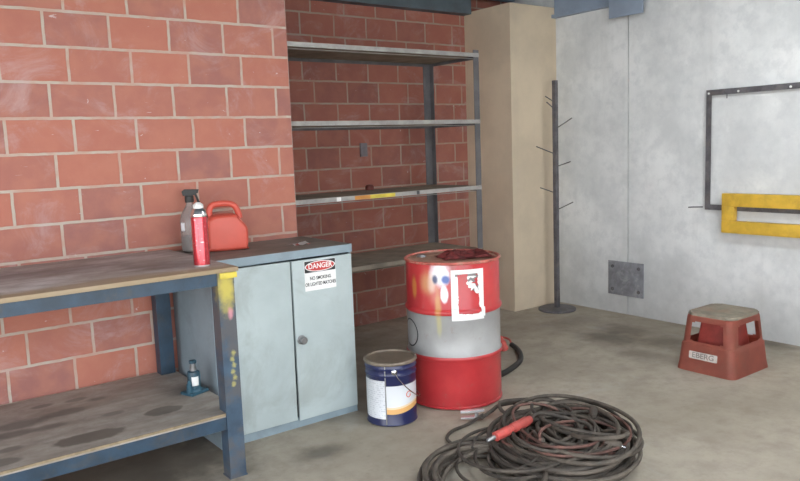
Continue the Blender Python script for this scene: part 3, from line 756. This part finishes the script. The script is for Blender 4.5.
# ------------------------------------------------------------------ wall frame and yellow bracket
def wframe():
    ya, yb, za, zb = 1.72, 3.185, .965, 1.885
    x1 = XR; x0 = XR-.035; w = .042
    t = thing('steel_frame', 'dark rectangular steel angle frame fixed flat on the concrete wall', 'frame', (XR-.02, (ya+yb)/2, za))
    for n_, a in (('top_bar', (ya, yb, zb-w, zb)), ('bottom_bar', (ya, yb, za, za+w)), ('side_bar', (yb-w, yb, za+w, zb-w)), ('side_bar', (ya, ya+w, za+w, zb-w))):
        bm = bmesh.new(); add_box(bm, x0, x0+.006, a[0], a[1], a[2], a[3])
        if n_ == 'top_bar': add_box(bm, x0+.006, x1, a[0], a[1], a[3]-.006, a[3])
        elif n_ == 'bottom_bar': add_box(bm, x0+.006, x1, a[0], a[1], a[2], a[2]+.006)
        else: 
            yy = a[1]-.006 if a[1] > 3 else a[0]
            add_box(bm, x0+.006, x1, yy, yy+.006, a[2], a[3])
        obj(n_, bm, M_frame, t)
    for y in (3.165, 2.93, 2.55, 2.1):
        bm = bmesh.new(); add_lathe(bm, [(.009, 0), (.008, .004), (.004, .006)], 12, (x0, y, zb-.026), axis=(-1, 0, 0)); obj('rivet', bm, M_white, t, label='pale rivet')
    bm = bmesh.new(); add_tube(bm, [(x0-.002, 3.20, .985), (x0-.05, 3.27, .985), (x0-.06, 3.29, .983)], .005, 8); obj('spike', bm, M_frame, t)
    bm = bmesh.new(); add_tube(bm, [(x0+.003, 3.02, zb-w+.003), (x0+.003, 3.02, zb-w-.03)], .004, 8); obj('drop_pin', bm, M_frame, t)
wframe()
def yframe():
    x1 = XR-.036; x0 = x1-.055
    ya, yb, za, zb = 1.55, 3.015, .80, 1.10
    t = thing('guard_frame', 'yellow painted box frame with a long slot mounted over the dark wall frame', 'guard', (x1-.03, (ya+yb)/2, za))
    def bar(name, a, lab=None):
        bm = bmesh.new(); add_box(bm, x0, x1, *a, 0, .004); return obj(name, bm, M_yellow, t)
    bar('upper_rail', (ya, yb, zb-.098, zb)); bar('lower_rail', (ya, yb, za, za+.092))
    bar('end_plate', (yb-.095, yb, za+.092, zb-.098)); bar('end_plate', (ya, ya+.095, za+.092, zb-.098))
yframe()

# ------------------------------------------------------------------ step stool
def stool():
    t = thing('step_stool', 'faded red plastic step stool with worn grey top near the concrete wall', 'stool', (4.59, 2.565, 0), math.radians(0))
    H = .385
    def sec(z):
        q = z/H; a = .232-.040*q; b_ = .205-.034*q
        return rrect(-a, a, -b_, b_, .05, 5)
    zs = [0, .012, .045, .10, .15, .178, .186, .198, .205, .245, .29, .322, .330, .350, .366]
    bm = bmesh.new()
    # each side: openings between z=.20 and .315 (a wide hand hole in every face)
    rings = []
    for z in zs:
        ring = []
        pts = sec(z); n = len(pts)
        # subdivide the straight sides into thirds: 4 sides of one edge each
        out = []
        for k in range(n):
            p, q = pts[k], pts[(k+1) % n]
            out.append(p)
            if math.hypot(q[0]-p[0], q[1]-p[1]) > .1:
                for f in (.06, .14, .86, .94): out.append((p[0]+(q[0]-p[0])*f, p[1]+(q[1]-p[1])*f))
        s = 1.012 if z in (0, .012) else (1.0 if z < .18 else (.965 if z < .36 else .955))
        rings.append([bm.verts.new((x*s, y*s, z)) for x, y in out])
    n = len(rings[0]); long_ = set(); 
    base = rings[0]
    for k in range(n):
        if (base[k].co-base[(k+1) % n].co).length > .018 and (k % 10) in (6, 7, 8): long_.add(k)
    inner_ = {k for k in range(n) if (k % 10) == 7}
    for i, (a, b_) in enumerate(zip(rings, rings[1:])):
        for k in range(n):
            if k in long_ and zs[i] >= .198-1e-6 and zs[i+1] <= .330+1e-6 and not (k not in inner_ and (zs[i] < .204 or zs[i] > .321)): continue
            bm.faces.new((a[k], a[(k+1) % n], b_[(k+1) % n], b_[k]))
    bm.faces.new(rings[-1])
    bmesh.ops.solidify(bm, geom=bm.faces[:], thickness=.010)
    o = obj('shell', bm, M_stool, t, local=True, sharp=40)
    # inner well seen through the openings
    bm = bmesh.new(); rg = []
    for z, s in ((.355, .56), (.20, .62), (.02, .70), (.015, .72)):
        rg.append([bm.verts.new((x*s, y*s, z)) for x, y in sec(z)])
    for a, b_ in zip(rg, rg[1:]):
        for k in range(len(a)): bm.faces.new((a[k], a[(k+1) % len(a)], b_[(k+1) % len(a)], b_[k]))
    obj('inner_well', bm, plain('red plastic darkened for shade', (.30, .045, .035), .5, var=.15), t, local=True, label='inner wall in red darkened for shade')  # darker red stands in for the shade inside the stool
    bm = bmesh.new(); a, b_ = (.232-.040*.95)*.955, (.205-.034*.95)*.955
    add_prism(bm, rrect(-a, a, -b_, b_, .05, 6), .020, 0, Matrix.Translation((0, 0, .3655)), .009)
    obj('tread', bm, M_stooltop, t, local=True, label='worn grey rubber tread')
    # name plate on the face that looks into the room
    R = Matrix(((0, 0, -1, 0), (-1, 0, 0, 0), (0, 1, 0, 0), (0, 0, 0, 1)))
    tilt = Matrix.Rotation(math.atan2(.040, H), 4, 'Y')
    Mx = Matrix.Translation((-.232*1.0+.040*.112/H-.003, .010, .112)) @ tilt @ R
    bm = bmesh.new(); add_prism(bm, rrect(-.098, .098, -.024, .024, .006), .002, 0, Mx)
    add_text(bm, 'EBERG', .048, Mx @ Matrix.Translation((0, .0, .0026)), 1, 1.12)
    obj('name_plate', bm, [plain('pale plate', (.55, .50, .45), .6, dirt=(.45, .2, .15), dirt_amt=.4, ds=20), plain('plate lettering', (.24, .21, .19), .6)], t, local=True, label='pale name plate')
stool()

# ------------------------------------------------------------------ cables on the floor
def coil(cx, cy, r, loops, seed, rx=1, ry=1, z0=.016, zmax=.10, jit=.22, drift=.10, a0=0, rot=0):
    rnd = random.Random(seed); pts = []; steps = 18
    n = int(loops*steps); ph = [rnd.uniform(0, 50) for _ in range(6)]
    for k in range(n+1):
        q = k/steps; a = a0+2*PI*q
        rr = r*(1+jit*noise.noise((q*1.7, ph[0], 0))*1.6 + .10*noise.noise((q*5, ph[1], 0)))
        ox = drift*noise.noise((q*.9, ph[2], 3)); oy = drift*noise.noise((q*.9, ph[3], 5))
        h = (.5+.9*noise.noise((q*1.9, ph[4], 1))); h = min(1, max(0, h))
        x, y = rr*rx*math.cos(a), rr*ry*math.sin(a)
        pts.append(Vector((cx+ox+x*math.cos(rot)-y*math.sin(rot), cy+oy+x*math.sin(rot)+y*math.cos(rot), z0+zmax*h*(.35+.65*k/n))))
    return pts
def cable(name, label, pts, r, m, seg=8, cat='cable'):
    bm = bmesh.new(); add_tube(bm, smooth_path(pts, 3), r, seg)
    o = free(obj(name, bm, m, sharp=80)); tag(o, label, cat)
    return o
def cable_thing(name, label, base, cat='cable'): return thing(name, label, cat, base)
lab = 'thick dark cable coiled in the larger right-hand heap on the floor'
cable('welding_cable', lab, coil(2.735, 2.36, .305, 13, 3, rx=1.28, rot=.93, zmax=.11, jit=.22, drift=.08), .0125, M_rubber)
cable('welding_cable', 'greyish cable looped loosely over the larger right-hand heap', coil(2.74, 2.37, .26, 11, 11, rx=1.3, rot=.93, zmax=.15, z0=.03, jit=.36, drift=.14, a0=1), .0105, M_rubber2)
cable('welding_cable', 'dark thin cable wound tightly in the middle of the right-hand heap', coil(2.75, 2.39, .18, 12, 23, rx=1.3, rot=.9, zmax=.15, z0=.03, jit=.34, drift=.30, a0=2.2), .009, M_rubber)
cable('welding_cable', 'cable zigzagging in small kinked loops across the right-hand heap', coil(2.77, 2.36, .16, 9, 71, rx=1.5, ry=.9, zmax=.15, z0=.04, jit=.45, drift=.36, a0=2.2, rot=.9), .0105, M_rubber2)
cable('welding_cable', 'grey cable coiled in the smaller heap nearest the camera', coil(2.22, 2.31, .25, 9, 31, rx=1.25, rot=.93, zmax=.08, jit=.22, drift=.12, a0=.6), .0125, M_rubber2)
cable('welding_cable', 'thin dark cable winding between the two heaps', coil(2.48, 2.38, .24, 6, 47, rx=1.2, ry=.8, zmax=.10, z0=.03, jit=.3, drift=.22, a0=1.6, rot=.6), .008, M_rubber)
cable('power_lead', 'thin reddish brown lead trailing left from the cable heaps', 
      [(1.80, 2.36, .009), (1.98, 2.52, .009), (2.14, 2.615, .010), (2.28, 2.65, .018), (2.42, 2.62, .05), (2.56, 2.52, .09)] + coil(2.74, 2.36, .24, 4, 53, zmax=.14, z0=.07, jit=.35, drift=.25, a0=2.6), .0075, M_rubber3)
# earth lead with a bright clamp: one wide loop lying left of the heap
t = thing('earth_lead', 'dark lead in a wide loop ending in a silver clamp left of the heap', 'cable', (2.55, 2.85, 0))
bm = bmesh.new()
add_tube(bm, smooth_path([(2.74, 2.935, .035), (2.62, 2.93, .012), (2.50, 2.92, .010), (2.41, 2.86, .010), (2.385, 2.77, .010), (2.42, 2.68, .014), (2.52, 2.62, .05), (2.66, 2.58, .10), (2.82, 2.52, .12), (2.95, 2.42, .11), (2.98, 2.28, .10), (2.88, 2.18, .09)], 8), .009, 8)
obj('lead', bm, M_rubber, t)
bm = bmesh.new()
add_prism(bm, [(-.03, -.012), (.06, -.02), (.10, -.012), (.105, .008), (.06, .012), (-.03, .012)], .012, 0, Matrix.Translation((2.73, 2.96, .050)) @ Matrix.Rotation(math.radians(152), 4, 'Z'), .002)
add_prism(bm, [(-.03, -.012), (.06, -.02), (.095, -.012), (.10, .008), (.06, .012), (-.03, .012)], .010, 0, Matrix.Translation((2.73, 2.96, .012)) @ Matrix.Rotation(math.radians(146), 4, 'Z'), .002)
add_lathe(bm, [(.012, .02), (.012, .045)], 14, (2.72, 2.965, 0))
obj('clamp', bm, M_clamp, t, label='bright silver clamp')
# a bunch of short lead ends beside the clamp
cable('cable_end', 'bunched dark lead end between the silver clamp and the big heap', [(2.72, 2.93, .02), (2.80, 2.92, .05), (2.88, 2.95, .05), (2.96, 2.90, .06), (2.90, 2.82, .07), (2.82, 2.84, .05), (2.86, 2.92, .08), (2.98, 2.84, .09), (3.05, 2.74, .10), (3.0, 2.62, .12)], .011, M_rubber)
# electrode holder with red grip
t = thing('electrode_holder', 'red handled electrode holder lying on top of the cable heaps', 'tool', (2.50, 2.47, .10))
p0, p1 = Vector((2.395, 2.485, .135)), Vector((2.635, 2.475, .165)); ax = (p1-p0).normalized(); ln = (p1-p0).length
bm = bmesh.new(); add_lathe(bm, [(.012, 0), (.023, .004), (.024, .09), (.020, .094), (.020, .11), (.024, .114), (.025, ln-.03), (.018, ln)], 24, p0, axis=ax); obj('grip', bm, M_redgrip, t, label='red rubber grip')
bm = bmesh.new(); add_lathe(bm, [(.008, -.05), (.011, -.045), (.011, .003)], 14, p0, axis=ax); obj('jaw', bm, M_steel, t)
bm = bmesh.new(); add_tube(bm, smooth_path([p1-ax*.005, p1+ax*.06+Vector((0, 0, .01)), (2.80, 2.42, .15), (2.86, 2.30, .13), (2.78, 2.20, .10)], 7), .009, 8); obj('lead', bm, M_rubber, t)
# plugs
def plug(p, ax, label, m):
    t = thing('cable_plug', label, 'plug', p)
    bm = bmesh.new(); add_lathe(bm, [(.010, 0), (.014, .01), (.020, .025), (.022, .07), (.017, .078)], 18, (0, 0, 0), axis=ax); obj('plug_body', bm, m, t, local=True)
    bm = bmesh.new(); add_lathe(bm, [(.007, .076), (.007, .098)], 12, (0, 0, 0), axis=ax); obj('pin', bm, M_chrome, t, local=True)
plug((2.76, 2.12, .12), (.5, -.86, -.15), 'small dark plug with bright pin at the front of the big heap', M_rubber2)
plug((2.93, 2.32, .145), (.75, .6, .1), 'dark connector plug on top of the big cable heap', M_rubber)

# ------------------------------------------------------------------ light and camera
w = bpy.data.worlds.new('sky'); SC.world = w; w.use_nodes = True
nt = w.node_tree; bg = nt.nodes['Background']
co = nt.nodes.new('ShaderNodeTexCoord'); sp = nt.nodes.new('ShaderNodeSeparateXYZ'); nt.links.new(co.outputs['Generated'], sp.inputs[0])
c = mixc(nt, ramp(nt, sp.outputs[2], 0, .6), (.97, .98, 1.0), (.80, .89, 1.0))
nt.links.new(c, bg.inputs['Color']); bg.inputs['Strength'].default_value = 3.0
lt = thing('ceiling_light', 'twin tube fluorescent batten on the ceiling', 'lamp', (3.5, 1.5, 2.80))
bm = B(-.09, .09, -.76, .76, .06, .119, bev=.004); obj('housing', bm, M_whitep, lt, local=True)
mt, nt_, b_ = new_mat('lit tube'); b_.inputs['Emission Color'].default_value = (.93, .98, 1, 1); b_.inputs['Emission Strength'].default_value = 46
for x in (-.05, .05):
    bm = bmesh.new(); add_lathe(bm, [(.016, -.74), (.019, -.73), (.019, .73), (.016, .74)], 16, (x, 0, .036), axis=(0, 1, 0)); obj('tube', bm, mt, lt, local=True)
s = bpy.data.lights.new('sun', 'SUN'); s.energy = 3.0; s.angle = .01; s.color = (1, .95, .88)
so = bpy.data.objects.new('sun', s); COL.objects.link(so); so.rotation_euler = (math.radians(18), math.radians(-22), 0); so.location = (-6, -6, 8)

cam = bpy.data.cameras.new('camera'); co_ = bpy.data.objects.new('camera', cam); COL.objects.link(co_)
yaw, pitch, roll = (math.radians(a) for a in (36.919, 7.193, -2.129))
f = Vector((math.sin(yaw), math.cos(yaw), 0)); r = Vector((math.cos(yaw), -math.sin(yaw), 0)); u = Vector((0, 0, 1))
f2 = f*math.cos(pitch)-u*math.sin(pitch); u2 = u*math.cos(pitch)+f*math.sin(pitch)
r3 = r*math.cos(roll)+u2*math.sin(roll); u3 = u2*math.cos(roll)-r*math.sin(roll)
Mc = Matrix((r3, u3, -f2)).transposed().to_4x4(); Mc.translation = (0, 0, 1.54)
co_.matrix_world = Mc
cam.sensor_width = 36; cam.sensor_fit = 'HORIZONTAL'; cam.lens = 36*740.29/800; cam.clip_start = .02; cam.clip_end = 200
SC.camera = co_
vs = SC.view_settings
vs.view_transform = 'Standard'; vs.look = 'None'; vs.exposure = 0.9; vs.gamma = 1; vs.use_curve_mapping = False
